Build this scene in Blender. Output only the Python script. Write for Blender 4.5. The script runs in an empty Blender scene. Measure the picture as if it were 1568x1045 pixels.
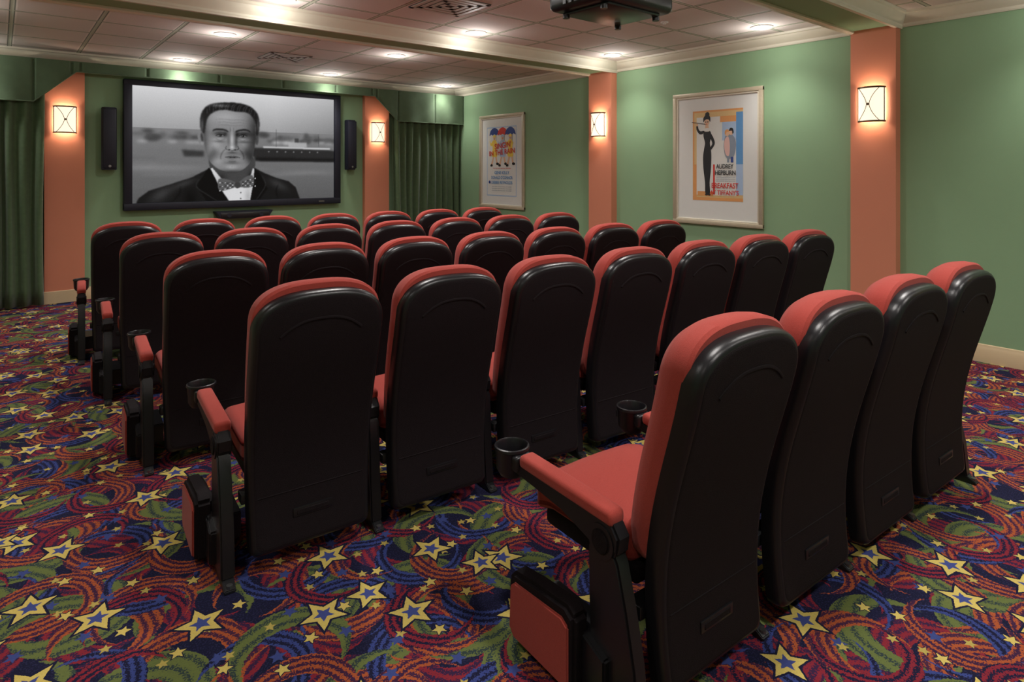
import bpy, bmesh, math, random
import numpy as np
from mathutils import Matrix, Vector
random.seed(7)
R=math.radians
sc=bpy.context.scene
try:
    sc.view_settings.view_transform='Standard'
    sc.view_settings.look='None'
except Exception as e: print(e)

# ------------------------------------------------------------ materials
class S:
    """tiny math-node wrapper"""
    nt=None
    def __init__(s,sock): s.s=sock
    def __add__(a,b): return M('ADD',a,b)
    def __radd__(a,b): return M('ADD',b,a)
    def __sub__(a,b): return M('SUBTRACT',a,b)
    def __rsub__(a,b): return M('SUBTRACT',b,a)
    def __mul__(a,b): return M('MULTIPLY',a,b)
    def __rmul__(a,b): return M('MULTIPLY',b,a)
    def __truediv__(a,b): return M('DIVIDE',a,b)
    def __lt__(a,b): return M('LESS_THAN',a,b)
    def __gt__(a,b): return M('GREATER_THAN',a,b)
def M(op,a,b=None,c=None):
    n=S.nt.nodes.new('ShaderNodeMath'); n.operation=op
    for i,v in enumerate((a,b,c)):
        if v is None: continue
        if isinstance(v,S): S.nt.links.new(v.s,n.inputs[i])
        else: n.inputs[i].default_value=v
    return S(n.outputs[0])
def mixc(f,a,b):
    n=S.nt.nodes.new('ShaderNodeMix'); n.data_type='RGBA'
    for i,v in ((0,f),(6,a),(7,b)):
        if isinstance(v,S): S.nt.links.new(v.s,n.inputs[i])
        elif i==0: n.inputs[0].default_value=v
        else: n.inputs[i].default_value=(*v,1)
    return S(n.outputs[2])
def new_mat(name):
    m=bpy.data.materials.new(name); m.use_nodes=True
    S.nt=m.node_tree
    b=m.node_tree.nodes['Principled BSDF']
    return m,m.node_tree,b
def mat(name,col,rough=.6,metal=0,nscale=20,namt=.08,bump=0,bscale=200,spec=.5,emit=None,es=0,sheen=0):
    m,nt,b=new_mat(name)
    tc=nt.nodes.new('ShaderNodeTexCoord')
    nz=nt.nodes.new('ShaderNodeTexNoise'); nz.inputs['Scale'].default_value=nscale; nz.inputs['Detail'].default_value=3
    nt.links.new(tc.outputs['Object'],nz.inputs['Vector'])
    lo=[max(0,c*(1-namt)) for c in col]; hi=[min(1,c*(1+namt)) for c in col]
    c=mixc(S(nz.outputs['Fac']),lo,hi)
    nt.links.new(c.s,b.inputs['Base Color'])
    b.inputs['Roughness'].default_value=rough; b.inputs['Metallic'].default_value=metal
    b.inputs['Specular IOR Level'].default_value=spec
    if sheen: b.inputs['Sheen Weight'].default_value=sheen
    if bump:
        n2=nt.nodes.new('ShaderNodeTexNoise'); n2.inputs['Scale'].default_value=bscale; n2.inputs['Detail'].default_value=2
        nt.links.new(tc.outputs['Object'],n2.inputs['Vector'])
        bp=nt.nodes.new('ShaderNodeBump'); bp.inputs['Strength'].default_value=bump; bp.inputs['Distance'].default_value=.002
        nt.links.new(n2.outputs['Fac'],bp.inputs['Height']); nt.links.new(bp.outputs[0],b.inputs['Normal'])
    if emit:
        b.inputs['Emission Color'].default_value=(*emit,1); b.inputs['Emission Strength'].default_value=es
    return m

M_green=mat('wall_paint_green',(.235,.37,.21),.75,namt=.04,nscale=3,bump=.15,bscale=150)
M_coral=mat('pilaster_paint_coral',(.60,.215,.125),.7,namt=.04,nscale=3,bump=.15,bscale=150)
M_cream=mat('trim_cream_paint',(.62,.58,.46),.5,namt=.03)
M_base=mat('baseboard_cream_paint',(.60,.46,.28),.5,namt=.04)
M_curt=mat('curtain_green_velvet',(.070,.115,.052),.85,namt=.25,nscale=25,bump=.3,bscale=300,sheen=.2)
M_val=mat('valance_green_velvet',(.075,.12,.062),.85,namt=.15,nscale=15,bump=.3,bscale=300,sheen=.1)
M_red=mat('seat_red_fabric',(.36,.050,.038),.85,namt=.25,nscale=350,bump=.5,bscale=600,spec=.2,sheen=.10)
M_shell=mat('seat_black_plastic',(.0095,.0058,.0075),.72,namt=.3,nscale=60,bump=.7,bscale=500,spec=.18)
M_gloss=mat('seat_black_gloss',(.0095,.0085,.0105),.30,namt=.1,spec=.4,nscale=40,bump=.12,bscale=700)
M_blk=mat('black_metal',(.012,.012,.014),.35,namt=.1,spec=.5)
M_navy=mat('screen_frame_black_velvet',(.006,.007,.018),.6,namt=.1)
M_bronze=mat('sconce_bronze',(.16,.10,.055),.35,metal=.7,namt=.1)
M_shade=mat('sconce_glass',(.8,.75,.62),.4,namt=.03,emit=(1,.85,.64),es=1.05)
M_gold=mat('frame_champagne_wood',(.50,.43,.31),.4,metal=.2,namt=.12,nscale=30)
M_frin=mat('frame_inner_cream',(.66,.61,.49),.5,namt=.04)
M_matw=mat('poster_mat_white',(.66,.66,.63),.6,namt=.02)
M_lamp=mat('downlight_lens',(1,1,1),.5,namt=0.001,emit=(1,.97,.93),es=12)
M_ring=mat('downlight_trim_white',(.70,.68,.65),.4,namt=.02)
M_vent=mat('vent_paint',(.46,.41,.37),.5,namt=.05)
M_vdark=mat('vent_dark',(.07,.065,.06),.7,namt=.1)
M_proj=mat('projector_dark',(.02,.022,.025),.3,namt=.1)
M_lens=mat('projector_lens_glass',(.01,.015,.04),.05,namt=.1,spec=.9)
M_bolt=mat('steel_bolt',(.25,.25,.25),.3,metal=.9,namt=.1)

# carpet
def carpet():
    m,nt,b=new_mat('carpet_star_pattern')
    tc=nt.nodes.new('ShaderNodeTexCoord')
    nz=nt.nodes.new('ShaderNodeTexNoise'); nz.inputs['Scale'].default_value=110; nz.inputs['Detail'].default_value=2
    nt.links.new(tc.outputs['Object'],nz.inputs['Vector'])
    sp=nt.nodes.new('ShaderNodeSeparateXYZ'); nt.links.new(tc.outputs['Object'],sp.inputs[0])
    sc_=nt.nodes.new('ShaderNodeSeparateColor'); nt.links.new(nz.outputs['Color'],sc_.inputs[0])
    X0=S(sp.outputs[0]); Y0=S(sp.outputs[1])
    X=X0+(S(sc_.outputs[0])-.5)*.018; Y=Y0+(S(sc_.outputs[1])-.5)*.018
    speck=nt.nodes.new('ShaderNodeTexNoise'); speck.inputs['Scale'].default_value=170; speck.inputs['Detail'].default_value=2
    nt.links.new(tc.outputs['Object'],speck.inputs['Vector']); SP=S(speck.outputs['Fac'])
    def cell(x,y,size,rot,ox,oy):
        c,s=math.cos(R(rot))/size,math.sin(R(rot))/size
        px=x*c-y*s+ox; py=x*s+y*c+oy
        ix=M('FLOOR',px); iy=M('FLOOR',py)
        cv=nt.nodes.new('ShaderNodeCombineXYZ'); nt.links.new(ix.s,cv.inputs[0]); nt.links.new(iy.s,cv.inputs[1]); cv.inputs[2].default_value=ox*7.3
        wn=nt.nodes.new('ShaderNodeTexWhiteNoise'); wn.noise_dimensions='3D'; nt.links.new(cv.outputs[0],wn.inputs['Vector'])
        cc=nt.nodes.new('ShaderNodeSeparateColor'); nt.links.new(wn.outputs['Color'],cc.inputs[0])
        return px-ix-.5,py-iy-.5,S(wn.outputs['Value']),S(cc.outputs[0]),S(cc.outputs[1]),S(cc.outputs[2])
    col=mixc(SP>.56,(.011,.011,.034),(.024,.024,.075))
    def crescent(col,size,rot,ox,oy,c1,c2,pres,sx,r2,stripe,kk):
        fx,fy,v,a,b_,c_=cell(X,Y,size,rot,ox,oy)
        an=v*6.2832; ca=M('COSINE',an); sa=M('SINE',an)
        qx=fx*ca+fy*sa; qy=fy*ca-fx*sa
        d1=M('SQRT',qx*qx+qy*qy); ex=qx-sx; ey=qy-.05; d2=M('SQRT',ex*ex+ey*ey)
        k=(d1<.49)*(d2>r2)*(a>pres)
        ang=M('ARCTAN2',ey,ex)
        st=(M('SINE',d2*stripe+M('SINE',ang*5.0)*.8)*1.0+(SP-.5)*7.0)>kk
        inner=mixc(st,c2,c1)
        return mixc(k,col,inner)
    navy=(.012,.012,.038)
    gr=(.140,.170,.050); gr2=(.032,.050,.050); orr=(.42,.095,.030); rd=(.25,.022,.035); bl=(.045,.065,.24)
    col=crescent(col,.33,12,.3,.1,rd,(.040,.016,.055),.15,.2,.33,62,-.1)
    col=crescent(col,.38,33,.7,.6,gr,gr2,.25,.17,.36,50,-.6)
    col=crescent(col,.33,57,.15,.85,orr,(.06,.018,.05),.2,.15,.36,72,.0)
    col=crescent(col,.34,75,.5,.35,bl,navy,.2,.10,.40,80,.0)
    col=crescent(col,.37,-20,.9,.2,gr,gr2,.5,.14,.39,52,-.5)
    col=crescent(col,.34,-48,.4,.5,orr,(.05,.016,.05),.3,.12,.39,85,.1)
    col=crescent(col,.31,-70,.8,.9,rd,navy,.4,.12,.40,80,.0)
    def star(col,size,rot,ox,oy,rad,jit,pres,cols):
        fx,fy,v,a,b_,c_=cell(X0+(X-X0)*.3,Y0+(Y-Y0)*.3,size,rot,ox,oy)
        qx=fx-(a-.5)*jit; qy=fy-(b_-.5)*jit
        r=M('SQRT',qx*qx+qy*qy)
        an=M('ARCTAN2',qy,qx)+v*6.2832+10.0
        t=M('ABSOLUTE',M('MODULO',an,2*math.pi/5)-math.pi/5)
        w=(r/rad)*(M('COSINE',t)+2.405*M('SINE',t))
        ok=c_>pres
        for th,cc in cols: col=mixc((w<th)*ok,col,cc)
        return col
    Yl=(.68,.52,.14)
    col=star(col,.19,27,.2,.7,.15,.5,.4,[(1,(.05,.07,.24))])
    col=star(col,.16,10,.55,.15,.13,.6,.50,[(1,(.50,.39,.10))])
    col=star(col,.20,62,.25,.45,.13,.6,.45,[(1.3,navy),(1,Yl)])
    col=star(col,.34,40,.6,.3,.235,.42,.25,[(1.25,navy),(1,Yl),(.46,(.06,.08,.27))])
    col=star(col,.55,5,.1,.8,.135,.65,.4,[(1.25,navy),(1,Yl),(.46,(.06,.08,.27))])
    fin=mixc(SP*.35,col,(.01,.01,.018))
    nt.links.new(fin.s,b.inputs['Base Color']); b.inputs['Roughness'].default_value=.95; b.inputs['Specular IOR Level'].default_value=.1
    bp=nt.nodes.new('ShaderNodeBump'); bp.inputs['Strength'].default_value=.4; bp.inputs['Distance'].default_value=.003
    nt.links.new(SP.s,bp.inputs['Height']); nt.links.new(bp.outputs[0],b.inputs['Normal'])
    return m
M_carpet=carpet()
def ceil_mat():
    m,nt,b=new_mat('ceiling_acoustic_tiles')
    tc=nt.nodes.new('ShaderNodeTexCoord'); sp=nt.nodes.new('ShaderNodeSeparateXYZ'); nt.links.new(tc.outputs['Object'],sp.inputs[0])
    X=S(sp.outputs[0]);Y=S(sp.outputs[1]); t=.61
    fx=M('FRACT',(X+20.05)/t); fy=M('FRACT',(Y+20.2)/t)
    e=M('MINIMUM',M('MINIMUM',fx,1-fx),M('MINIMUM',fy,1-fy))
    nz=nt.nodes.new('ShaderNodeTexNoise'); nz.inputs['Scale'].default_value=120; nz.inputs['Detail'].default_value=3; nt.links.new(tc.outputs['Object'],nz.inputs['Vector'])
    c=mixc(S(nz.outputs['Fac']),(.53,.46,.42),(.62,.54,.50))
    c=mixc(e<.055,c,(.66,.58,.52))
    c=mixc(e<.034,c,(.14,.15,.12))  # shadow line beside the grid bars, painted into the tile colour
    c=mixc(e<.020,c,(.42,.43,.33))
    nt.links.new(c.s,b.inputs['Base Color']); b.inputs['Roughness'].default_value=.85
    h=M('MINIMUM',e*20,1)+S(nz.outputs['Fac'])*.15
    bp=nt.nodes.new('ShaderNodeBump'); bp.inputs['Strength'].default_value=.6; bp.inputs['Distance'].default_value=.006
    nt.links.new(h.s,bp.inputs['Height']); nt.links.new(bp.outputs[0],b.inputs['Normal'])
    return m
M_ceil=ceil_mat()

# ------------------------------------------------------------ mesh builder
class B:
    def __init__(s): s.bm=bmesh.new(); s.mats=[]
    def mi(s,m):
        if m not in s.mats: s.mats.append(m)
        return s.mats.index(m)
    def merge(s,t,m,mtx=None):
        if mtx is not None: bmesh.ops.transform(t,matrix=mtx,verts=t.verts)
        bmesh.ops.recalc_face_normals(t,faces=t.faces)
        me=bpy.data.meshes.new('t'); t.to_mesh(me); t.free()
        n0=len(s.bm.faces); s.bm.from_mesh(me); bpy.data.meshes.remove(me)
        s.bm.faces.ensure_lookup_table(); i=s.mi(m)
        for f in s.bm.faces[n0:]: f.material_index=i
    def box(s,x0,x1,y0,y1,z0,z1,m,bev=0,seg=3,fn=None,cuts=0):
        t=bmesh.new(); bmesh.ops.create_cube(t,size=1)
        bmesh.ops.transform(t,matrix=Matrix.Translation(((x0+x1)/2,(y0+y1)/2,(z0+z1)/2))@Matrix.Diagonal((abs(x1-x0),abs(y1-y0),abs(z1-z0),1)),verts=t.verts)
        if cuts: bmesh.ops.subdivide_edges(t,edges=t.edges[:],cuts=cuts,use_grid_fill=True)
        if bev:
            es=[e for e in t.edges if len(e.link_faces)==2 and e.calc_face_angle(0)>.5]
            bmesh.ops.bevel(t,geom=es,offset=bev,segments=seg,affect='EDGES',profile=.5)
        if fn:
            for v in t.verts: v.co=Vector(fn(*v.co))
        s.merge(t,m)
    def cyl(s,c,r,h,m,axis='Z',r2=None,seg=28,bev=0):
        t=bmesh.new(); bmesh.ops.create_cone(t,cap_ends=True,segments=seg,radius1=r,radius2=r if r2 is None else r2,depth=h)
        if bev:
            es=[e for e in t.edges if len(e.link_faces)==2 and e.calc_face_angle(0)>1]
            bmesh.ops.bevel(t,geom=es,offset=bev,segments=2,affect='EDGES')
        rot={'Z':Matrix(),'X':Matrix.Rotation(R(90),4,'Y'),'Y':Matrix.Rotation(R(-90),4,'X')}[axis]
        s.merge(t,m,Matrix.Translation(c)@rot)
    def lathe(s,prof,m,c=(0,0,0),seg=28):
        t=bmesh.new(); rings=[]
        for r,z in prof:
            rings.append([t.verts.new((c[0]+r*math.cos(2*math.pi*i/seg),c[1]+r*math.sin(2*math.pi*i/seg),c[2]+z)) for i in range(seg)])
        for a,b in zip(rings,rings[1:]):
            for i in range(seg): t.faces.new((a[i],a[(i+1)%seg],b[(i+1)%seg],b[i]))
        s.merge(t,m)
    def prism(s,pts,a0,a1,m,axis='X',bev=0):
        """polygon in the two other axes extruded along axis"""
        t=bmesh.new()
        def P(p,a):
            return (a,p[0],p[1]) if axis=='X' else ((p[0],a,p[1]) if axis=='Y' else (p[0],p[1],a))
        v0=[t.verts.new(P(p,a0)) for p in pts]; v1=[t.verts.new(P(p,a1)) for p in pts]
        n=len(pts); t.faces.new(v0); t.faces.new(v1[::-1])
        for i in range(n): t.faces.new((v0[i],v1[i],v1[(i+1)%n],v0[(i+1)%n]))
        if bev:
            bmesh.ops.recalc_face_normals(t,faces=t.faces)
            es=[e for e in t.edges if e.calc_face_angle(0)>1.0]
            bmesh.ops.bevel(t,geom=es,offset=bev,segments=2,affect='EDGES')
        s.merge(t,m)
    def panel(s,outl,layers,m,bend,inner=6):
        xs=[p[0] for p in outl]; zs=[p[1] for p in outl]
        cx,cz=(max(xs)+min(xs))/2,(max(zs)+min(zs))/2; hw,hh=(max(xs)-min(xs))/2,(max(zs)-min(zs))/2
        t=bmesh.new(); L=[]
        def ring(sx,sz,y):
            r=[]
            for x,z in outl:
                X=cx+(x-cx)*sx; Z=cz+(z-cz)*sz
                r.append(t.verts.new((X,bend(Z,X)+y,Z)))
            return r
        f0=layers[0]; f1=layers[-1]
        for k in range(1,inner): q=k/inner; L.append(ring(q*(1-f0[0]/hw),q*(1-f0[0]/hh),f0[1]))
        for ins,y in layers: L.append(ring(1-ins/hw,1-ins/hh,y))
        for k in range(inner-1,0,-1): q=k/inner; L.append(ring(q*(1-f1[0]/hw),q*(1-f1[0]/hh),f1[1]))
        n=len(outl)
        for a,b in zip(L,L[1:]):
            for i in range(n): t.faces.new((a[i],a[(i+1)%n],b[(i+1)%n],b[i]))
        for rg,y in ((L[0],f0[1]),(L[-1],f1[1])):
            c=t.verts.new((cx,bend(cz,cx)+y,cz))
            for i in range(n): t.faces.new((rg[i],rg[(i+1)%n],c))
        s.merge(t,m)
    def tube(s,pts,r,m,seg=8,flat=1.0):
        t=bmesh.new(); rings=[]
        for k,p in enumerate(pts):
            p=Vector(p); a=Vector(pts[max(0,k-1)]); b=Vector(pts[min(len(pts)-1,k+1)]); d=(b-a).normalized()
            u=d.cross(Vector((0,1,0))); 
            if u.length<.1: u=d.cross(Vector((1,0,0)))
            u.normalize(); w=d.cross(u)
            rings.append([t.verts.new(p+u*(r*math.cos(2*math.pi*i/seg))+w*(r*flat*math.sin(2*math.pi*i/seg))) for i in range(seg)])
        for a,b in zip(rings,rings[1:]):
            for i in range(seg): t.faces.new((a[i],a[(i+1)%seg],b[(i+1)%seg],b[i]))
        t.faces.new(rings[0]); t.faces.new(rings[-1])
        s.merge(t,m)
    def mesh(s,name,ang=35):
        me=bpy.data.meshes.new(name); s.bm.to_mesh(me); s.bm.free()
        for m in s.mats: me.materials.append(m)
        me.polygons.foreach_set('use_smooth',[True]*len(me.polygons))
        try: me.set_sharp_from_angle(angle=R(ang))
        except Exception: pass
        return me
    def obj(s,name,loc=(0,0,0),rz=0,parent=None,ang=35):
        return place(s.mesh(name,ang),name,loc,rz,parent)
def place(me,name,loc=(0,0,0),rz=0,parent=None):
    o=bpy.data.objects.new(name,me); o.location=loc; o.rotation_euler=(0,0,rz)
    sc.collection.objects.link(o)
    if parent: o.parent=parent
    return o
def empty(name,loc=(0,0,0),rz=0):
    o=place(None,name,loc,rz); o.empty_display_size=.2; return o

# ------------------------------------------------------------ room
XL,XR,YB,YF=-.95,5.91,-1.9,8.68
ZC=2.82
def simple_box(name,*a,**k):
    b=B(); b.box(*a,**k); return b.obj(name)
simple_box('floor',XL-.1,XR+.1,YB-.1,YF+.1,-.1,0,M_carpet)
simple_box('ceiling',XL-.1,XR+.1,YB-.1,YF+.1,ZC,ZC+.1,M_ceil)
simple_box('wall_front',XL-.1,XR+.1,YF,YF+.1,0,ZC,M_green)
simple_box('wall_back',XL-.1,XR+.1,YB-.1,YB,0,ZC,M_green)
simple_box('wall_right',XR,XR+.1,YB,YF,0,ZC,M_green)
simple_box('wall_left',XL-.1,XL,YB,YF,0,ZC,M_green)
# pilasters (applied wall trim)
PZ=2.72; tn=4
PY=[(2.0,2.36),(5.15,5.53),(-1.15,-.79)]
for y0,y1 in PY:
    for xa,xb in ((XR-.1,XR),(XL,XL+.1)):
        b=B(); b.box(xa,xb,y0,y1,0,PZ,M_coral)
        if xb>0: b.box(xa-.012,xb,y0-.012,y1+.012,0,.14,M_base,.004,1)
        else: b.box(xa,xb+.012,y0-.012,y1+.012,0,.14,M_base,.004,1)
        tn+=1; b.obj('trim_%d'%tn)
for x0,x1 in ((.38,.75),(4.22,4.62)):
    b=B(); b.box(x0,x1,YF-.08,YF,0,PZ,M_coral)
    b.box(x0-.012,x1+.012,YF-.092,YF,0,.14,M_base,.004,1)
    tn+=1; b.obj('trim_%d'%tn)
# crown mouldings
crown=[(0,0),(.012,0),(.018,.012),(.018,.03),(.03,.04),(.055,.06),(.075,.085),(.08,.095),(.095,.10),(.10,.12),(0,.12)]
def run(name,p0,p1,nrm,prof,m,z):
    b=B(); t=bmesh.new(); n=Vector((*nrm,0)); rs=[]
    for p in (p0,p1): rs.append([t.verts.new(Vector((*p,z))+n*o+Vector((0,0,h))) for o,h in prof])
    k=len(prof)
    for i in range(k): t.faces.new((rs[0][i],rs[0][(i+1)%k],rs[1][(i+1)%k],rs[1][i]))
    t.faces.new(rs[0]); t.faces.new(rs[1]); b.merge(t,m); return b.obj(name,ang=25)
run('trim_1',(XL,YF),(XR,YF),(0,-1),crown,M_cream,2.70)
run('trim_2',(XR,YB),(XR,YF),(-1,0),crown,M_cream,2.70)
run('trim_3',(XL,YB),(XL,YF),(1,0),crown,M_cream,2.70)
run('trim_4',(XL,YB),(XR,YB),(0,1),crown,M_cream,2.70)
basep=[(0,0),(.018,0),(.018,.10),(.012,.115),(.008,.135),(0,.14)]
run('baseboard_front',(XL,YF),(XR,YF),(0,-1),basep,M_base,0)
run('baseboard_right',(XR,YB),(XR,YF),(-1,0),basep,M_base,0)
run('baseboard_left',(XL,YB),(XL,YF),(1,0),basep,M_base,0)
run('baseboard_back',(XL,YB),(XR,YB),(0,1),basep,M_base,0)
# beams
for y0,y1 in PY:
    b=B(); b.box(XL,XR,y0+.01,y1-.01,2.715,ZC,M_green)
    for (yy,sg) in ((y0,-1),(y1,1)):
        pr=[(0,-.012),(.016,-.012),(.018,.0),(.022,.006),(.022,.022),(.036,.042),(.055,.066),(.066,.092),(.078,.102),(.080,.12),(-.01,.12),(-.03,.01),(-.03,-.002),(-.012,-.012)]
        b.prism([(yy+sg*o,2.70+h) for o,h in pr],XL,XR,M_cream,'X')
    b.obj('ceiling_beam',ang=25)

# ------------------------------------------------------------ curtains & valance
def curtain(x0,x1):
    b=B(); t=bmesh.new(); nx=int((x1-x0)/.008); nz=14; g=[]
    for j in range(nz+1):
        z=.02+(2.68-.02)*j/nz; row=[]
        for i in range(nx+1):
            x=x0+(x1-x0)*i/nx
            ph=x/.125*2*math.pi+.8*math.sin(x*9)
            amp=.036+.012*math.sin(x*23+1)
            amp*=(.75+.35*(1-j/nz))
            row.append(t.verts.new((x+.01*math.sin(z*2+x*8),8.52+amp*math.sin(ph+.25*math.sin(z*1.7+x*5)),z)))
        g.append(row)
    for j in range(nz):
        for i in range(nx): t.faces.new((g[j][i],g[j][i+1],g[j+1][i+1],g[j+1][i]))
    b.merge(t,M_curt); o=b.obj('stage_curtain',ang=80)
    md=o.modifiers.new('thick','SOLIDIFY'); md.thickness=.004
curtain(XL+.03,.37); curtain(4.64,XR-.04)
def valance():
    b=B()
    low,mid,top=2.23,2.585,2.70
    pts=[(XL+.02,low),(.28,low),(.66,mid),(4.30,mid),(4.68,low),(XR-.02,low),(XR-.02,top),(XL+.02,top)]
    def drop(x):
        for (xa,za),(xb,zb) in zip(pts[:5],pts[1:6]):
            if xa<=x<=xb: return za+(zb-za)*(x-xa)/(xb-xa)
        return low
    t=bmesh.new(); cols=[]; n=700; nz=8
    seams=[-.5,.28,.62,.70,1.35,2.15,2.95,3.7,4.26,4.34,4.70,5.35]
    for i in range(n+1):
        x=XL+.02+(XR-XL-.04)*i/n; z0=drop(x)
        sg=min(abs(x-s_) for s_ in seams)
        yy=8.44+(.02*math.exp(-(sg/.012)**2))
        cols.append([t.verts.new((x,yy-.014*(1-j/nz)*math.sin(x*17)*(1 if z0<2.5 else .3),z0+(top-z0)*j/nz)) for j in range(nz+1)])
    for a,c in zip(cols,cols[1:]):
        for j in range(nz): t.faces.new((a[j],c[j],c[j+1],a[j+1]))
    b.merge(t,M_val)
    b.box(XL+.02,XR-.02,8.445,8.60,2.685,2.70,M_val)
    b.tube([(p[0],8.435,p[1]) for p in pts[:6]],.007,M_val)
    o=b.obj('curtain_valance',ang=60)
valance()

# ------------------------------------------------------------ portrait painted on a vertex grid
def screen():
    H,W=250,445
    v,U=np.mgrid[0:H,0:W]/(H-1.0)
    def cat(pts,k=8):
        n=len(pts); o=[]
        for i in range(n):
            p=[np.array(pts[(i+j-1)%n],float) for j in range(4)]
            for q in range(k):
                s=q/k
                o.append(.5*((2*p[1])+(-p[0]+p[2])*s+(2*p[0]-5*p[1]+4*p[2]-p[3])*s*s+(-p[0]+3*p[1]-3*p[2]+p[3])*s**3))
        return o
    def blur(m,s):
        if s<=0: return m
        s=s*1.2
        r=int(3*s)+1; k=np.exp(-.5*(np.arange(-r,r+1)/s)**2); k/=k.sum()
        p=np.pad(m,r,mode='edge')
        p=sum(k[i]*p[:,i:i+W] for i in range(2*r+1))
        return sum(k[i]*p[i:i+H,:] for i in range(2*r+1))
    def inside(pts):
        m=np.zeros((H,W),bool); n=len(pts)
        for i in range(n):
            x0,y0=pts[i]; x1,y1=pts[(i+1)%n]
            if y0==y1: continue
            c=((y0>v)!=(y1>v))&(U<(x1-x0)*(v-y0)/(y1-y0)+x0); m^=c
        return m.astype(float)
    img=.86-.22*np.clip(v/.36,0,1)-.12*np.clip((U-1.2)/.6,0,1)
    img=np.where(v>.36,.50-.14*(v-.36)/.64,img)
    rng=np.random.RandomState(3)
    def paint(pts,val,s=.8,a=1,sm=True):
        nonlocal img
        m=blur(inside(cat(pts) if sm else pts),s)*a; img=img*(1-m)+val*m
    def g(cx,cy,rx,ry,amt,mask=1,rot=0):
        """soft additive light / dark"""
        nonlocal img
        c,q=math.cos(rot),math.sin(rot); dx,dy=U-cx,v-cy
        a=(dx*c+dy*q)/rx; b_=(-dx*q+dy*c)/ry
        img=img+amt*np.exp(-(a*a+b_*b_))*mask
    def ell(cx,cy,rx,ry,val,s=.8,a=1,rot=0):
        c,q=math.cos(rot),math.sin(rot)
        pts=[(cx+rx*math.cos(t)*c-ry*math.sin(t)*q,cy+rx*math.cos(t)*q+ry*math.sin(t)*c) for t in np.linspace(0,2*math.pi,24,endpoint=False)]
        paint(pts,val,s,a,False)
    def line(pts,w,val,s=.8,a=1):
        """tapered smooth brush stroke as one closed outline"""
        P=[np.array(p,float) for p in pts]; Q=[]
        n=len(P)
        for i in range(n-1):
            p=[P[max(0,i-1)],P[i],P[i+1],P[min(n-1,i+2)]]
            for q in range(6):
                t=q/6; Q.append(.5*((2*p[1])+(-p[0]+p[2])*t+(2*p[0]-5*p[1]+4*p[2]-p[3])*t*t+(-p[0]+3*p[1]-3*p[2]+p[3])*t**3))
        Q.append(P[-1]); L=[];Rr=[]
        for i,p in enumerate(Q):
            d=Q[min(len(Q)-1,i+1)]-Q[max(0,i-1)]; d=d/(np.hypot(*d)+1e-9); nn=np.array((-d[1],d[0]))
            ww=w/2*(.35+.65*max(0,math.sin(math.pi*min(1,max(0,i/(len(Q)-1)))))**.6)
            L.append(p+nn*ww); Rr.append(p-nn*ww)
        paint(L+Rr[::-1],val,s,a,False)
    # shore, harbour and ship
    for i in range(50):
        x=rng.rand()*1.78; y=.38+rng.rand()*.07
        ell(x,y,.02+.07*rng.rand(),.008+.020*rng.rand(),.22+.22*rng.rand(),2.5,.85)
    for i in range(16): ell(rng.rand()*1.78,.44+.04*rng.rand(),.04,.010,.80,2.5,.6)
    for i in range(30): ell(rng.rand()*1.78,.52+.45*rng.rand(),.2,.008,.28+.25*rng.rand(),2.5,.45)
    paint([(0.98,.51),(1.30,.515),(1.72,.52),(1.80,.53),(1.8,.635),(1.05,.635),(.98,.59)],.16,1.6,.95,False)
    paint([(1.0,.60),(1.8,.605),(1.8,.64),(1.0,.635)],.09,1.6,.8,False)
    paint([(.38,.54),(.56,.55),(.56,.60),(.40,.60)],.18,2,.85,False)
    paint([(1.08,.495),(1.74,.50),(1.74,.517),(1.08,.51)],.82,.9,.9,False)
    paint([(1.32,.45),(1.50,.45),(1.50,.50),(1.32,.50)],.72,1.2,.85,False); paint([(1.38,.41),(1.42,.41),(1.42,.45),(1.38,.45)],.25,1,.9,False)
    for i in range(7): ell(1.13+.08*i,.545,.008,.007,.7,.7,.6)
    line([(1.20,.33),(1.201,.50)],.005,.25,.6,.8); line([(1.62,.35),(1.621,.50)],.005,.25,.6,.8)
    g(.25,.70,.35,.04,.07); g(1.5,.75,.3,.03,.06)
    # suit
    suit=[(.02,1.03),(.05,.96),(.13,.895),(.30,.84),(.46,.785),(.57,.725),(.62,.70),(.75,.80),(.90,.82),(1.0,.70),(1.08,.745),(1.20,.795),(1.32,.83),(1.39,.89),(1.44,1.03)]
    paint(suit,.10,.9,1,False)
    sm_=blur(inside(suit),.8)
    g(.22,.93,.10,.05,.12,sm_,-.6); g(.40,.84,.10,.03,.10,sm_,-.4); g(1.22,.86,.10,.04,.11,sm_,.5); g(.45,.98,.05,.08,-.05,sm_)
    line([(.30,1.0),(.36,.93),(.37,.86)],.01,.04,1.2,.8); line([(1.22,1.0),(1.20,.92),(1.22,.86)],.01,.04,1.2,.8)
    # neck, shirt
    paint([(.63,.58),(.63,.76),(.72,.84),(.86,.86),(.96,.80),(.985,.60)],.27,.8)
    paint([(.61,.71),(.63,.70),(.74,.84),(.86,.87),(.955,.80),(.985,.70),(1.0,.72),(1.0,.86),(.97,1.02),(.77,1.02),(.68,.88)],.86,.7,1,False)
    g(.70,.80,.05,.05,-.10); g(.97,.80,.03,.06,-.18); g(.94,.97,.03,.08,-.14)
    paint([(.60,.70),(.615,.71),(.70,.89),(.79,1.03),(.60,1.03),(.50,.86)],.05,.7,1,False)
    paint([(1.0,.71),(1.05,.76),(1.12,.9),(1.02,1.03),(.955,1.03),(.985,.86)],.05,.7,1,False)
    line([(.52,.80),(.50,.87),(.60,.95),(.70,1.02)],.006,.22,.8); line([(1.07,.77),(1.10,.86),(1.05,.95),(1.0,1.02)],.006,.22,.8)
    for y in (.93,.985): ell(.875,y,.006,.007,.25,.6)
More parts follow.
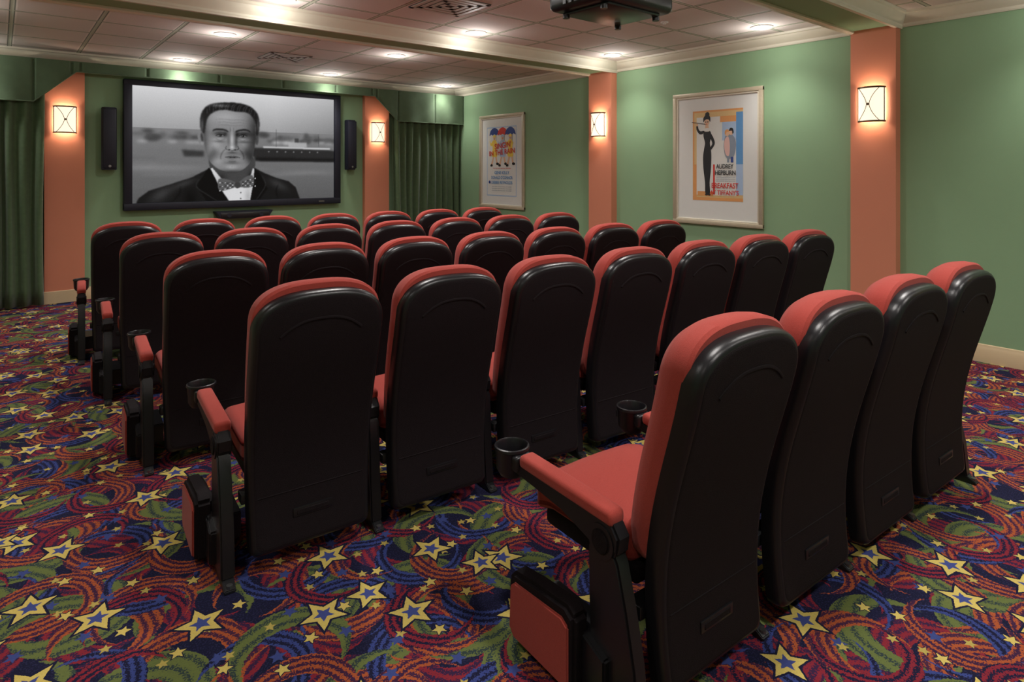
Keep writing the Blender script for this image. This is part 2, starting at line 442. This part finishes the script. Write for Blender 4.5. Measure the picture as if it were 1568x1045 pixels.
    # bow tie
    paint([(.84,.845),(.76,.805),(.69,.80),(.675,.85),(.69,.905),(.74,.905),(.83,.875)],.36,.7)
    paint([(.85,.845),(.92,.785),(.975,.77),(.995,.82),(.985,.87),(.93,.885),(.86,.875)],.36,.7)
    for i in range(7):
        for j in range(3):
            for sx in (-1,1):
                x=.85+sx*(.045+.022*i); y=.855-(x-.84)*.12+(.0 if j==1 else (-1 if j==0 else 1))*.016*(1+.25*i)
                if abs(x-.85)<.165: ell(x,y,.0055,.0055,.80 if (i+j)%2 else .12,.4)
    paint([(.825,.84),(.865,.835),(.87,.88),(.83,.885)],.24,.6); line([(.80,.835),(.76,.84),(.72,.85)],.006,.15,1,.7); line([(.89,.855),(.93,.84),(.96,.83)],.006,.15,1,.7)
    # ear + head
    ell(.538,.435,.028,.068,.50,.8,1,-.12); ell(.545,.43,.011,.042,.20,1.2,.9,-.12); ell(.545,.48,.012,.018,.6,1,.6)
    ell(1.020,.43,.016,.055,.28,1)
    face=[(.575,.26),(.558,.36),(.562,.46),(.578,.56),(.608,.640),(.665,.700),(.735,.732),(.815,.742),(.885,.722),(.950,.665),(.985,.585),(1.003,.49),(1.010,.38),(1.0,.26),(.94,.165),(.78,.14),(.64,.165)]
    paint(face,.53,.8)
    fm=blur(inside(cat(face)),1.0)
    g(.74,.235,.15,.06,.12,fm); g(1.02,.42,.085,.30,-.34,fm); g(.545,.45,.045,.25,-.26,fm)
    g(.665,.50,.045,.045,.15,fm); g(.905,.490,.035,.04,.10,fm)
    g(.63,.585,.035,.10,-.15,fm,.5); g(.945,.585,.045,.10,-.18,fm,-.5)
    g(.795,.695,.05,.022,.12,fm); g(.80,.655,.06,.012,-.14,fm); g(.80,.752,.17,.032,-.34,fm)
    g(.80,.57,.10,.018,-.09,fm); g(.725,.560,.03,.03,.06,fm); g(.68,.64,.04,.03,.07,fm)
    for ex,am in ((.695,-.24),(.895,-.28)): g(ex,.388,.062,.026,am,fm)
    g(.742,.395,.018,.03,-.18,fm); g(.845,.395,.018,.03,-.20,fm)
    for ex in (.69,.90): g(ex,.440,.045,.011,.09,fm); g(ex,.462,.045,.010,-.14,fm)
    # hair, receding temples, combed back
    hair=[(.548,.385),(.528,.33),(.530,.25),(.555,.18),(.61,.13),(.70,.108),(.80,.10),(.90,.108),(.98,.14),(1.03,.20),(1.045,.29),(1.032,.39),(1.012,.385),(1.008,.31),(.992,.25),(.955,.200),(.90,.182),(.83,.182),(.755,.172),(.68,.180),(.625,.21),(.592,.25),(.578,.30),(.565,.385)]
    paint(hair,.13,1.1)
    hm=blur(inside(cat(hair)),.6)
    for i in range(26):
        x=.57+.017*i; q=(x-.79)/.24
        tmp=img.copy()
        line([(x,.215-.04*(1-q*q)+.01),(x+.01+.01*q,.165-.03*(1-q*q)),(x+.03+.03*q,.135-.02*(1-q*q))],.0035,.42 if i%3 else .05,.6,.6)
        img=tmp*(1-hm)+img*hm
    g(.69,.135,.08,.015,.20,hm); g(.545,.32,.012,.06,.18,hm); g(1.03,.30,.010,.06,.14,hm)
    # forehead lines
    for k,y in enumerate((.255,.282,.308)): line([(.66+.01*k,y+.006),(.73,y),(.80,y+.006),(.87,y),(.93-.01*k,y+.006)],.0045,.38,.9,.6)
    line([(.782,.33),(.785,.355),(.779,.375)],.005,.28,.8,.7); line([(.812,.33),(.810,.355),(.815,.372)],.005,.28,.8,.6)
    # brows
    line([(.632,.370),(.655,.354),(.70,.350),(.745,.358),(.766,.372)],.016,.13,.9,.9)
    line([(.830,.372),(.852,.358),(.90,.348),(.940,.352),(.962,.368)],.016,.12,.9,.9)
    for ex,sg in ((.698,1),(.894,-1)):
        paint([(ex-.034,.407),(ex-.012,.399),(ex+.014,.399),(ex+.034,.408),(ex+.012,.415),(ex-.014,.415)],.42,.5,.9)
        ell(ex,.407,.0115,.0100,.06,.5); ell(ex-.004,.404,.003,.003,.75,.3,.7)
        line([(ex-.040,.410),(ex-.015,.396),(ex+.016,.396),(ex+.040,.409)],.007,.08,.5,.95)
        line([(ex-.034,.412),(ex,.419),(ex+.034,.412)],.004,.22,.6,.8)
        line([(ex-.045,.393),(ex,.378),(ex+.045,.391)],.005,.20,.9,.7)
        line([(ex-.042,.436),(ex-.0,.450),(ex+.042,.436)],.005,.28,.9,.7)
    # nose
    g(.798,.44,.013,.07,.18,fm); g(.800,.513,.020,.016,.18,fm)
    g(.835,.46,.014,.06,-.22,fm); g(.768,.45,.012,.05,-.10,fm)
    line([(.752,.500),(.744,.518),(.750,.532),(.765,.533)],.006,.22,.7,.85); line([(.848,.500),(.857,.518),(.850,.532),(.836,.533)],.007,.18,.7,.9)
    ell(.774,.535,.011,.005,.10,.6,.9); ell(.826,.535,.011,.005,.10,.6,.9); line([(.785,.538),(.80,.545),(.816,.538)],.006,.22,.8,.85)
    g(.80,.560,.03,.008,-.16,fm)
    # folds
    line([(.742,.530),(.715,.560),(.700,.600),(.703,.625)],.007,.26,1.0,.85); line([(.860,.530),(.888,.560),(.903,.600),(.900,.625)],.008,.20,1.0,.9)
    line([(.635,.50),(.645,.56),(.672,.62)],.008,.36,2,.6); line([(.965,.48),(.955,.56),(.93,.62)],.012,.24,2,.6)
    # mouth
    paint([(.740,.603),(.768,.594),(.790,.590),(.801,.593),(.813,.590),(.838,.594),(.865,.604),(.838,.606),(.80,.607),(.768,.606)],.30,.6,.9)
    paint([(.750,.608),(.80,.611),(.853,.608),(.83,.620),(.80,.623),(.77,.620)],.42,.7,.85)
    line([(.735,.604),(.768,.603),(.80,.606),(.836,.603),(.869,.606)],.0055,.08,.5,.95)
    line([(.765,.638),(.80,.642),(.838,.638)],.008,.24,1.2,.8)
    line([(.800,.68),(.801,.70)],.005,.38,.9,.6)
    img=np.clip(img+rng.normal(0,.008,img.shape),0,1)
    lin=(img**2.2)*.92
    x0,x1,z0,z1=1.215,3.745,1.09,2.515
    n=H*W; co=np.zeros((n,3)); co[:,0]=(x0+(x1-x0)*U/U.max()).ravel(); co[:,2]=(z1-(z1-z0)*v).ravel(); co[:,1]=8.628
    idx=np.arange(n).reshape(H,W)
    fs=np.stack([idx[1:,:-1],idx[1:,1:],idx[:-1,1:],idx[:-1,:-1]],-1).reshape(-1,4)
    me=bpy.data.meshes.new('projected_picture'); me.from_pydata(co.tolist(),[],fs.tolist())
    ca=me.color_attributes.new('Col','FLOAT_COLOR','POINT')
    c4=np.ones((n,4)); c4[:,:3]=lin.ravel()[:,None]*np.array([1,1,1.02]); ca.data.foreach_set('color',c4.ravel())
    m,nt,bs=new_mat('projected_film_still')
    at=nt.nodes.new('ShaderNodeAttribute'); at.attribute_name='Col'
    bs.inputs['Base Color'].default_value=(.01,.01,.01,1); bs.inputs['Roughness'].default_value=.8; bs.inputs['Specular IOR Level'].default_value=.05
    nt.links.new(at.outputs['Color'],bs.inputs['Emission Color']); bs.inputs['Emission Strength'].default_value=.97
    me.materials.append(m)
    e=empty('projection_screen')
    place(me,'projected_picture',parent=e)
    b=B(); X0,X1,Z0,Z1=1.13,3.83,1.005,2.57
    for a in ((X0,X1,Z1-.065,Z1),(X0,X1,Z0,Z0+.085)): b.box(a[0],a[1],8.58,8.68,a[2],a[3],M_navy,.008,2)
    for a in ((X0,x0+.003),(x1-.003,X1)): b.box(a[0],a[1],8.581,8.68,Z0+.01,Z1-.01,M_navy,.008,2)
    b.box(x0,x1,8.64,8.68,z0,z1,M_navy)
    b.box(3.50,3.58,8.576,8.582,1.035,1.055,M_bolt)
    b.obj('frame',parent=e)
screen()

# ------------------------------------------------------------ speakers
def tower(x):
    b=B(); b.prism([(-.075,0),(.075,0),(.075,-.05),(.05,-.10),(-.05,-.10),(-.075,-.05)],1.49,2.22,M_navy,'Z',.006)
    b.cyl((0,-.10,1.62),.045,.012,M_blk,'Y'); b.cyl((0,-.10,2.08),.045,.012,M_blk,'Y'); b.cyl((0,-.10,1.85),.025,.012,M_blk,'Y')
    b.box(-.066,.066,-.112,-.098,1.51,2.20,M_navy,.01,2)
    b.box(-.02,.02,-.01,.045,1.8,1.9,M_blk)
    b.cyl((0,-.114,1.535),.014,.006,M_bolt,'Y')
    b.obj('wall_speaker',(x,8.635,0))
tower(.985); tower(3.985)
b=B()
b.prism([(-.36,.955),(.36,.955),(.30,.86),(-.30,.86)],-.17,0,M_navy,'Y',.008)
b.box(-.30,.30,-.18,-.165,.875,.94,M_blk,.006,2)
for xx in (-.2,.2): b.cyl((xx,-.182,.907),.028,.008,M_navy,'Y')
b.obj('center_speaker',(2.48,8.675,0))

# ------------------------------------------------------------ sconces
def sconce_mesh():
    b=B(); t=bmesh.new(); w,h,dp=.105,.145,.085; n=18
    def P(a,z,o=0): # a in -1..1
        return (w*a,-dp*math.sqrt(max(0,1-abs(a)**2.4))-.012-o,z)
    cols=[[t.verts.new(P(-1+2*i/n,z)) for z in np.linspace(-h,h,7)] for i in range(n+1)]
    for a,c in zip(cols,cols[1:]):
        for j in range(6): t.faces.new((a[j],c[j],c[j+1],a[j+1]))
    b.merge(t,M_shade)
    for z in (-h,h):
        b.tube([P(a,z,.002) for a in np.linspace(-1,1,19)],.008,M_bronze)
    for s in (-1,1):
        b.tube([P(s*(.10+.72*(k*k)**.8),h*k,.005) for k in np.linspace(-1,1,21)],.0025,M_bronze)
        b.tube([P(s*.985,h*k,.003) for k in np.linspace(-1,1,5)],.004,M_bronze)
    b.cyl((0,-dp-.02,0),.011,.014,M_bronze,'Y',bev=.003)
    b.box(-.05,.05,-.012,0,-.10,.10,M_bronze,.004,1)
    return b.mesh('wall_sconce')
SM=sconce_mesh()
LD=bpy.data.lights.new('sconce_bulb','POINT'); LD.energy=2.8; LD.color=(1,.86,.70); LD.shadow_soft_size=.02
def sconce(x,y,rz):
    o=place(SM,'wall_sconce',(x,y,2.055),rz)
    for dz in (.07,-.07):
        l=bpy.data.objects.new('sconce_bulb',LD); sc.collection.objects.link(l); l.parent=o; l.location=(0,-.045,dz)
sconce(.565,YF-.08,0); sconce(4.42,YF-.08,0)
for y in (5.34,2.18,-.97): sconce(XR-.1,y,R(-90)); 
for y in (5.34,2.18): sconce(XL+.1,y,R(90))

# ------------------------------------------------------------ downlights
def dl_mesh():
    b=B(); b.lathe([(.100,0),(.100,-.006),(.088,-.012),(.074,-.008),(.070,0)],M_ring,seg=32)
    b.lathe([(.0001,-.020),(.03,-.018),(.052,-.012),(.071,-.002)],M_lamp,seg=32)
    return b.mesh('recessed_downlight')
DM=dl_mesh()
def spot(e,a,bl=1):
    l=bpy.data.lights.new('downlight_beam','SPOT'); l.energy=e; l.color=(1,.96,.92); l.spot_size=R(a); l.spot_blend=bl; l.shadow_soft_size=.08; return l
LS=spot(90,150); LN=spot(48,118); LF=spot(36,112)
LP=bpy.data.lights.new('downlight_glow','POINT'); LP.energy=5.0; LP.color=(1,.97,.94); LP.shadow_soft_size=.07
cols={-.35:(8.3,6.45,3.6,1.2,-.4),1.70:(8.32,6.48,4.88,3.0,.8,-.6),3.55:(8.3,6.43,4.87,3.0,.8,-.6),5.46:(8.3,4.82,3.0,.8,-.6)}  # fixtures behind and beside the view are unseen, added for illumination
for x,ys in cols.items():
    for y in ys:
        near=x>5 or x<0
        o=place(DM,'recessed_downlight',(x,y,ZC))
        l=bpy.data.objects.new('downlight_beam',LF if y>8 else (LN if near else LS)); sc.collection.objects.link(l); l.parent=o; l.location=(0,0,-.05)
        l=bpy.data.objects.new('downlight_glow',LP); sc.collection.objects.link(l); l.parent=o; l.location=(0,0,-.16)
# vents
for x,y in ((2.59,7.36),(2.80,4.20)):
    b=B(); w=.24
    b.box(-w,w,-w,w,-.004,0,M_vdark)
    for k in range(4):
        q=w-.055*k
        for a in ((-q,q,q-.040,q),(-q,q,-q,-q+.040),(-q,-q+.040,-q,q),(q-.040,q,-q,q)):
            b.box(a[0],a[1],a[2],a[3],-.012,-.004,M_vent,.003,1)
    b.obj('ceiling_vent',(x,y,ZC))
for x,y in ((4.6,3.45),(1.05,5.9)):
    b=B(); b.cyl((0,0,-.006),.035,.012,M_ring,bev=.003); b.cyl((0,0,-.016),.015,.012,M_ring); b.obj('ceiling_sprinkler',(x,y,ZC))
# projector
b=B()
b.box(-.27,.27,-.20,.20,2.31,2.45,M_proj,.035,4)
b.box(-.20,.20,-.16,.16,2.295,2.315,M_proj,.01,2)
b.cyl((.10,.215,2.38),.055,.06,M_blk,'Y',bev=.006); b.cyl((.10,.247,2.38),.042,.01,M_lens,'Y')
for i in range(7): b.box(-.24+.03*i,-.225+.03*i,.197,.203,2.33,2.42,M_blk)
for i in range(6): b.box(-.273,-.268,-.14+.04*i,-.12+.04*i,2.33,2.42,M_blk)
for sx in (-.2,.2):
    for sy in (-.13,.13): b.cyl((sx,sy,2.288),.018,.02,M_blk)
b.cyl((0,0,2.57),.022,.25,M_blk); b.box(-.10,.10,-.10,.10,2.45,2.47,M_blk,.004,1); b.cyl((0,0,2.70),.07,.02,M_blk)
b.obj('ceiling_projector',(2.46,2.18,0),R(0))

# ------------------------------------------------------------ posters
def flatmat(name,c,r=.5): return mat('ink_'+name,c,r,namt=.04,nscale=40)
INK=dict(white=flatmat('white',(.66,.66,.63)),orange=flatmat('orange',(.66,.30,.10)),tan=flatmat('tan',(.64,.44,.20)),blue=flatmat('blue',(.10,.27,.52)),lblue=flatmat('lblue',(.36,.48,.66)),
 black=flatmat('black',(.012,.012,.015)),red=flatmat('red',(.58,.035,.025)),skin=flatmat('skin',(.66,.42,.28)),yellow=flatmat('yellow',(.78,.56,.08)),navy=flatmat('navy',(.03,.06,.24)),pink=flatmat('pink',(.66,.42,.38)),grey=flatmat('grey',(.22,.26,.32)))
def poster(name,loc,rz,w,h,ax0,ax1,az0,az1,art):
    e=empty(name,loc,rz)
    b=B()
    def fr(hw,hh,t,y0,y1,m):
        b.box(-hw,hw,y0,y1,hh-t,hh,m,.006,2); b.box(-hw,hw,y0,y1,-hh,-hh+t,m,.006,2)
        b.box(-hw,-hw+t,y0+.0005,y1,-hh+.004,hh-.004,m,.006,2); b.box(hw-t,hw,y0+.0005,y1,-hh+.004,hh-.004,m,.006,2)
    fr(w/2,h/2,.045,-.035,0,M_gold); fr(w/2-.04,h/2-.04,.022,-.027,0,M_frin)
    b.box(-w/2+.05,w/2-.05,-.014,0,-h/2+.05,h/2-.05,M_matw)
    b.obj('frame',parent=e)
    bb=B(); cnt=[0]
    aw,ah=ax1-ax0,az1-az0
    def P(pts,ink,sm=True):
        """pts u 0..1 right, v 0..1 down; smooth closed outline when more than 4 points"""
        cnt[0]+=1; y=-.0145-.00010*cnt[0]
        if len(pts)>4 and sm:
            n=len(pts); o=[]
            for i in range(n):
                p=[np.array(pts[(i+j-1)%n],float) for j in range(4)]
                for q in range(4):
                    s=q/4; o.append(.5*((2*p[1])+(-p[0]+p[2])*s+(2*p[0]-5*p[1]+4*p[2]-p[3])*s*s+(-p[0]+3*p[1]-3*p[2]+p[3])*s**3))
            pts=o
        t=bmesh.new(); vs=[t.verts.new((ax0+aw*u,y,az1-ah*v)) for u,v in pts]
        f=t.faces.new(vs); f.normal_update()
        bmesh.ops.triangulate(t,faces=[f])
        for f in t.faces:
            f.normal_update()
            if f.normal.y>0: f.normal_flip()
        me=bpy.data.meshes.new('q'); t.to_mesh(me); t.free()
        n0=len(bb.bm.faces); bb.bm.from_mesh(me); bb.bm.faces.ensure_lookup_table()
        for f in bb.bm.faces[n0:]: f.material_index=bb.mi(INK[ink])
    def RC(u0,v0,u1,v1,ink): P([(u0,v0),(u1,v0),(u1,v1),(u0,v1)],ink)
    def EL(u,v,ru,rv,ink,n=20): P([(u+ru*math.cos(2*math.pi*i/n),v+rv*math.sin(2*math.pi*i/n)) for i in range(n)],ink,False)
    def T(txt,u,v,hgt,ink,width,rot=0):
        """lettering: cap height hgt (fraction of art height), total width (fraction of art width)"""
        c=bpy.data.curves.new('lettering','FONT'); c.body=txt; c.align_x='CENTER'; c.align_y='CENTER'; c.size=1; c.offset=.018
        c.materials.append(INK[ink]); o=bpy.data.objects.new('lettering',c); sc.collection.objects.link(o)
        bpy.context.view_layer.update()
        d=o.dimensions.copy()
        o.parent=e
        o.location=(ax0+aw*u,-.0215,az1-ah*v); o.rotation_euler=(R(90),R(rot),0)
        o.scale=(width*aw/max(d.x,1e-3),hgt*ah/.72,1)
    art(P,RC,EL,T)
    bb.obj('artwork',parent=e)
def art_breakfast(P,RC,EL,T):
    RC(0,0,1,1,'tan'); RC(.08,.075,.87,.94,'white')
    RC(0,.0,1,.02,'orange'); RC(0,.60,.08,1,'orange'); RC(.0,.0,.03,.6,'orange')
    RC(.87,.04,1,.60,'blue'); RC(.56,.075,.87,.14,'orange'); RC(.60,.14,.87,.34,'lblue'); RC(.87,.60,1,.93,'lblue')
    RC(.42,.60,.455,.93,'red')
    RC(0,.965,1,1,'orange')
    P([(.10,.90),(.42,.90),(.42,.95),(.10,.95)],'orange')
    # evening gown
    P([(.235,.235),(.30,.225),(.365,.235),(.385,.29),(.355,.36),(.375,.43),(.385,.52),(.375,.66),(.350,.80),(.355,.925),(.265,.925),(.255,.80),(.225,.66),(.215,.52),(.235,.43),(.255,.36),(.225,.29)],'black')
    P([(.262,.165),(.325,.165),(.345,.235),(.250,.235)],'skin')
    P([(.235,.205),(.30,.195),(.365,.205),(.355,.228),(.30,.236),(.245,.228)],'white')
    EL(.292,.128,.052,.044,'skin')
    P([(.225,.13),(.222,.085),(.255,.055),(.265,.030),(.31,.018),(.345,.035),(.345,.06),(.365,.085),(.360,.13),(.335,.105),(.29,.098),(.25,.110)],'black')
    EL(.272,.128,.012,.006,'black'); EL(.313,.128,.012,.006,'black'); EL(.293,.152,.012,.005,'red')
    P([(.235,.25),(.15,.262),(.085,.215),(.075,.165),(.105,.160),(.125,.205),(.165,.228),(.235,.225)],'black')
    P([(.075,.168),(.085,.140),(.115,.140),(.108,.168)],'skin',False); P([(-.02,.118),(.27,.150),(.27,.157),(-.02,.125)],'black',False)
    P([(.36,.245),(.43,.31),(.455,.37),(.41,.42),(.36,.445),(.35,.425),(.39,.39),(.405,.365),(.375,.32),(.345,.29)],'black')
    EL(.285,.935,.03,.010,'black'); EL(.345,.935,.03,.010,'black')
    # embracing couple
    P([(.66,.30),(.72,.27),(.80,.285),(.86,.34),(.865,.43),(.82,.52),(.72,.54),(.66,.50),(.635,.40)],'grey')
    P([(.655,.33),(.72,.30),(.75,.38),(.74,.50),(.68,.50),(.645,.42)],'pink')
    EL(.70,.262,.045,.034,'skin'); P([(.655,.27),(.66,.235),(.70,.222),(.745,.235),(.735,.25),(.69,.25),(.67,.28)],'orange'); EL(.775,.25,.042,.036,'skin'); P([(.735,.24),(.76,.208),(.81,.215),(.825,.26),(.80,.27),(.79,.24)],'black')
    RC(.70,.53,.74,.58,'grey'); RC(.77,.52,.82,.58,'navy')
    T('AUDREY',.655,.625,.050,'black',.34); T('HEPBURN',.665,.695,.050,'black',.40)
    for k in range(3): T('A JUROW-SHEPHERD PRODUCTION IN COLOR',.67,.742+.020*k,.010,'grey',.38)
    T('BREAKFAST',.655,.835,.058,'red',.52); T("AT TIFFANY'S",.645,.912,.050,'red',.56)
def art_singin(P,RC,EL,T):
    RC(0,0,1,1,'lblue'); RC(.02,.015,.98,.985,'white')
    for x,c,u in ((.26,'yellow','navy'),(.54,'lblue','red'),(.80,'yellow','navy')):
        P([(x-.17,.125),(x-.15,.07),(x-.09,.03),(x,.012),(x+.09,.03),(x+.15,.07),(x+.17,.125),(x+.11,.108),(x+.06,.122),(x,.105),(x-.06,.122),(x-.11,.108)],u)
        RC(x+.055,.11,x+.065,.26,'black')
        P([(x-.075,.56),(x-.13,.55),(x-.12,.535),(x-.07,.46),(x-.055,.41),(x+.0,.41),(x-.03,.48)],'skin')
        P([(x+.02,.41),(x+.07,.41),(x+.085,.46),(x+.12,.52),(x+.15,.53),(x+.13,.55),(x+.07,.53),(x+.04,.47)],'skin')
        P([(x-.05,.195),(x+.0,.188),(x+.05,.195),(x+.085,.25),(x+.07,.31),(x+.10,.42),(x+.02,.435),(x-.09,.42),(x-.06,.31),(x-.085,.25)],c)
        P([(x-.055,.20),(x-.12,.235),(x-.15,.20),(x-.165,.215),(x-.125,.275),(x-.06,.255)],c)
        P([(x+.05,.20),(x+.10,.24),(x+.075,.27),(x+.045,.25)],c)
        RC(x-.006,.20,x+.006,.40,'tan')
        EL(x,.160,.038,.032,'skin'); P([(x-.055,.150),(x-.035,.122),(x,.115),(x+.035,.122),(x+.055,.150),(x,.143)],c)
        EL(x-.012,.162,.005,.004,'black'); EL(x+.014,.162,.005,.004,'black'); EL(x,.176,.014,.004,'red')
        P([(x-.14,.555),(x-.10,.535),(x-.06,.55),(x-.07,.572),(x-.13,.572)],'black'); P([(x+.06,.53),(x+.10,.515),(x+.16,.53),(x+.14,.552),(x+.08,.552)],'black')
    T("SINGIN'",.56,.275,.080,'red',.56,-5); T('IN THE RAIN',.52,.370,.072,'red',.86,-4)
    T('TECHNICOLOR MUSICAL TREASURE',.52,.60,.014,'red',.60)
    T('GENE KELLY',.52,.665,.045,'blue',.50); T("DONALD O'CONNOR",.52,.735,.042,'blue',.72); T('DEBBIE REYNOLDS',.52,.805,.042,'blue',.70)
    for k in range(3): T('JEAN HAGEN  MILLARD MITCHELL  CYD CHARISSE',.52,.865+.028*k,.012,'grey',.66)
    EL(.10,.80,.035,.022,'navy')
poster('framed_movie_poster',(XR-.001,3.755,1.618),R(-90),1.075,1.435,-.285,.315,-.455,.515,art_breakfast)
poster('framed_movie_poster',(XR-.001,7.43,1.618),R(-90),1.09,1.435,-.36,.36,-.53,.53,art_singin)

# ------------------------------------------------------------ theatre seats
BT=[(.05,.035),(.15,.043),(.30,.055),(.42,.052),(.60,.016),(.80,-.040),(.95,-.074),(1.03,-.083),(1.10,-.085)]
PF=np.polyfit([a for a,_ in BT],[b_ for _,b_ in BT],4)
def bend(z,x=0): return float(np.polyval(PF,min(1.10,max(.05,z))))
def outline(hwb,hws,z0,z1,rz,rb=.03,nn=2.7):
    pts=[]; n=8
    for i in range(n+1):
        a=-math.pi/2+math.pi/2*i/n; pts.append((hwb-rb+rb*math.cos(a),z0+rb+rb*math.sin(a)))
    zs=z1-rz
    for i in range(1,15):
        q=i/15; z=z0+rb+(zs-z0-rb)*q; pts.append((hwb+(hws-hwb)*math.sin(q*math.pi/2),z))
    for i in range(0,20):
        a=math.pi/2*i/20
        pts.append((hws*math.cos(a)**(2/nn),zs+rz*math.sin(a)**(2/nn)))
    pts.append((0,z1))
    left=[(-x,z) for x,z in reversed(pts[:-1])]
    bot=[(-(hwb-rb)+(2*(hwb-rb))*i/10,z0) for i in range(1,10)]
    return pts+left+bot
def arm(b,x):
    end=abs(x)>.29
    k=0 if end else .045
    leg=[(.055+k,.03),(.225-k*.3,.03),(.235-k*.3,.12),(.243,.30),(.245,.43),(.225,.475),(.165,.48),(.13,.43),(.10+k*.5,.32),(.07+k,.18)]
    b.prism(leg,x-.024,x+.024,M_gloss,'X',.006)
    b.prism([(.02+k,0),(.27-k*.5,0),(.27-k*.5,.012),(.22-k*.5,.04),(.07+k,.04),(.02+k,.012)],x-.020,x+.020,M_blk,'X',.003)
    for yy in (.034+k,.255-k*.5): b.cyl((x,yy,.018),.011,.016,M_bolt,seg=8)
    b.cyl((x,.19,.470),.054,.056,M_gloss,'X',bev=.006); b.cyl((x,.19,.470),.034,.066,M_shell,'X',bev=.004)
    body=[(.125,.50),(.15,.532),(.50,.540),(.62,.535),(.62,.500),(.50,.492),(.36,.478),(.24,.445),(.16,.44),(.13,.46)]
    b.prism(body,x-.025,x+.025,M_gloss,'X',.007)
    b.box(x-.030,x+.030,.15,.565,.530,.572,M_red,.014,4,fn=lambda X,Y,Z:(X,Y,Z-.012*max(0,(.21-Y)/.06)**2))
    c=(x,.640,-.025)
    b.lathe([(.010,.50),(.040,.50),(.052,.52),(.056,.583),(.060,.588),(.059,.596),(.054,.598),(.050,.592),(.046,.515),(.0005,.513)],M_gloss,c)
    b.box(x-.036,x+.036,.565,.605,.508,.560,M_gloss,.012,3)
def side_panel(b,s):
    x0,x1=s*.316,s*.380
    pts=[(.245,.02),(.53,.02),(.555,.05),(.550,.205),(.525,.232),(.42,.248),(.28,.262),(.245,.24)]
    b.prism(pts,x0,x1,M_shell,'X',.012)
    pts2=[(.262,.035),(.515,.035),(.538,.06),(.532,.188),(.51,.208),(.29,.228),(.262,.212)]
    b.prism(pts2,x1-s*.004,x1+s*.008,M_red,'X',.005)
    b.prism([(.16,.04),(.27,.04),(.27,.20),(.16,.16)],s*.300,s*.345,M_gloss,'X',.006)
    b.prism([(.26,.06),(.50,.06),(.50,.16),(.26,.16)],s*.215,s*.325,M_blk,'X',.004)
def seat_mesh(le,re):
    b=B()
    b.panel(outline(.228,.243,.075,1.057,.15),[(0,.058),(0,.032),(.003,.016),(.009,.006),(.016,.001),(.024,0)],M_gloss,bend,8)
    b.panel(outline(.207,.222,.096,1.036,.138),[(0,.01),(.0,.0),(.005,-.0016),(.012,-.0018)],M_shell,bend,8)
    b.panel(outline(.222,.240,.40,1.085,.15,.04),[(.008,.046),(.0,.055),(-.002,.09),(.004,.125),(.02,.150),(.045,.165),(.08,.170)],M_red,bend,8)
    pts=[]
    for k in np.linspace(-1,1,25):
        x=.150*k; z=.955-.055*abs(k)**2.6; pts.append((x,bend(z)-.002,z))
    b.tube(pts,.0055,M_shell,8,.6)
    b.box(-.075,.075,bend(.2)-.006,bend(.2)+.005,.185,.220,M_gloss,.003,2)
    b.box(-.062,.062,bend(.2)-.008,bend(.2)+.005,.192,.213,M_shell,.003,1)
    b.box(-.20,.20,bend(.29)-.004,bend(.29)+.004,.286,.291,M_shell,.002,1)
    b.box(-.228,.228,.17,.615,.365,.475,M_red,.035,4,cuts=4,fn=lambda X,Y,Z:(X,Y,Z+.012*math.cos(X*6)*(Z>.42)-.03*max(0,(Y-.5)/.1)**2+.015*(Y-.2)))
    b.box(-.215,.215,.16,.57,.31,.375,M_shell,.02,3)
    b.box(-.245,.245,.12,.175,.25,.29,M_blk,.006,2)
    arm(b,-.30 if le else -.279)
    if le: side_panel(b,-1)
    if re: arm(b,.30); side_panel(b,1)
    return b.mesh('theater_seat',38)
SMs={k:seat_mesh(*k) for k in ((True,False),(False,False),(False,True))}
rows=[((1.60,.97),3.0,4,.563),((.925,2.285),4.5,7,.560),((.862,3.43),4.5,7,.554),((.828,4.62),4.7,7,.551),((.78,5.72),4.7,7,.549)]
for (x,y),t,n,p in rows:
    for i in range(n):
        k=(i==0,i==n-1)
        a=R(t); place(SMs[k],'theater_seat',(x+p*i*math.cos(a),y-p*i*math.sin(a),0),-a)

# ------------------------------------------------------------ world + camera
w=bpy.data.worlds.new('World'); sc.world=w; w.use_nodes=True
w.node_tree.nodes['Background'].inputs[0].default_value=(.5,.5,.5,1); w.node_tree.nodes['Background'].inputs[1].default_value=.1
cam=bpy.data.cameras.new('camera'); co=bpy.data.objects.new('camera',cam); sc.collection.objects.link(co)
co.location=(0,0,1.5); co.rotation_euler=(R(90),0,R(-39.4)); cam.lens=36*955/1568; cam.sensor_width=36; cam.shift_y=-.168; cam.clip_start=.05
sc.camera=co
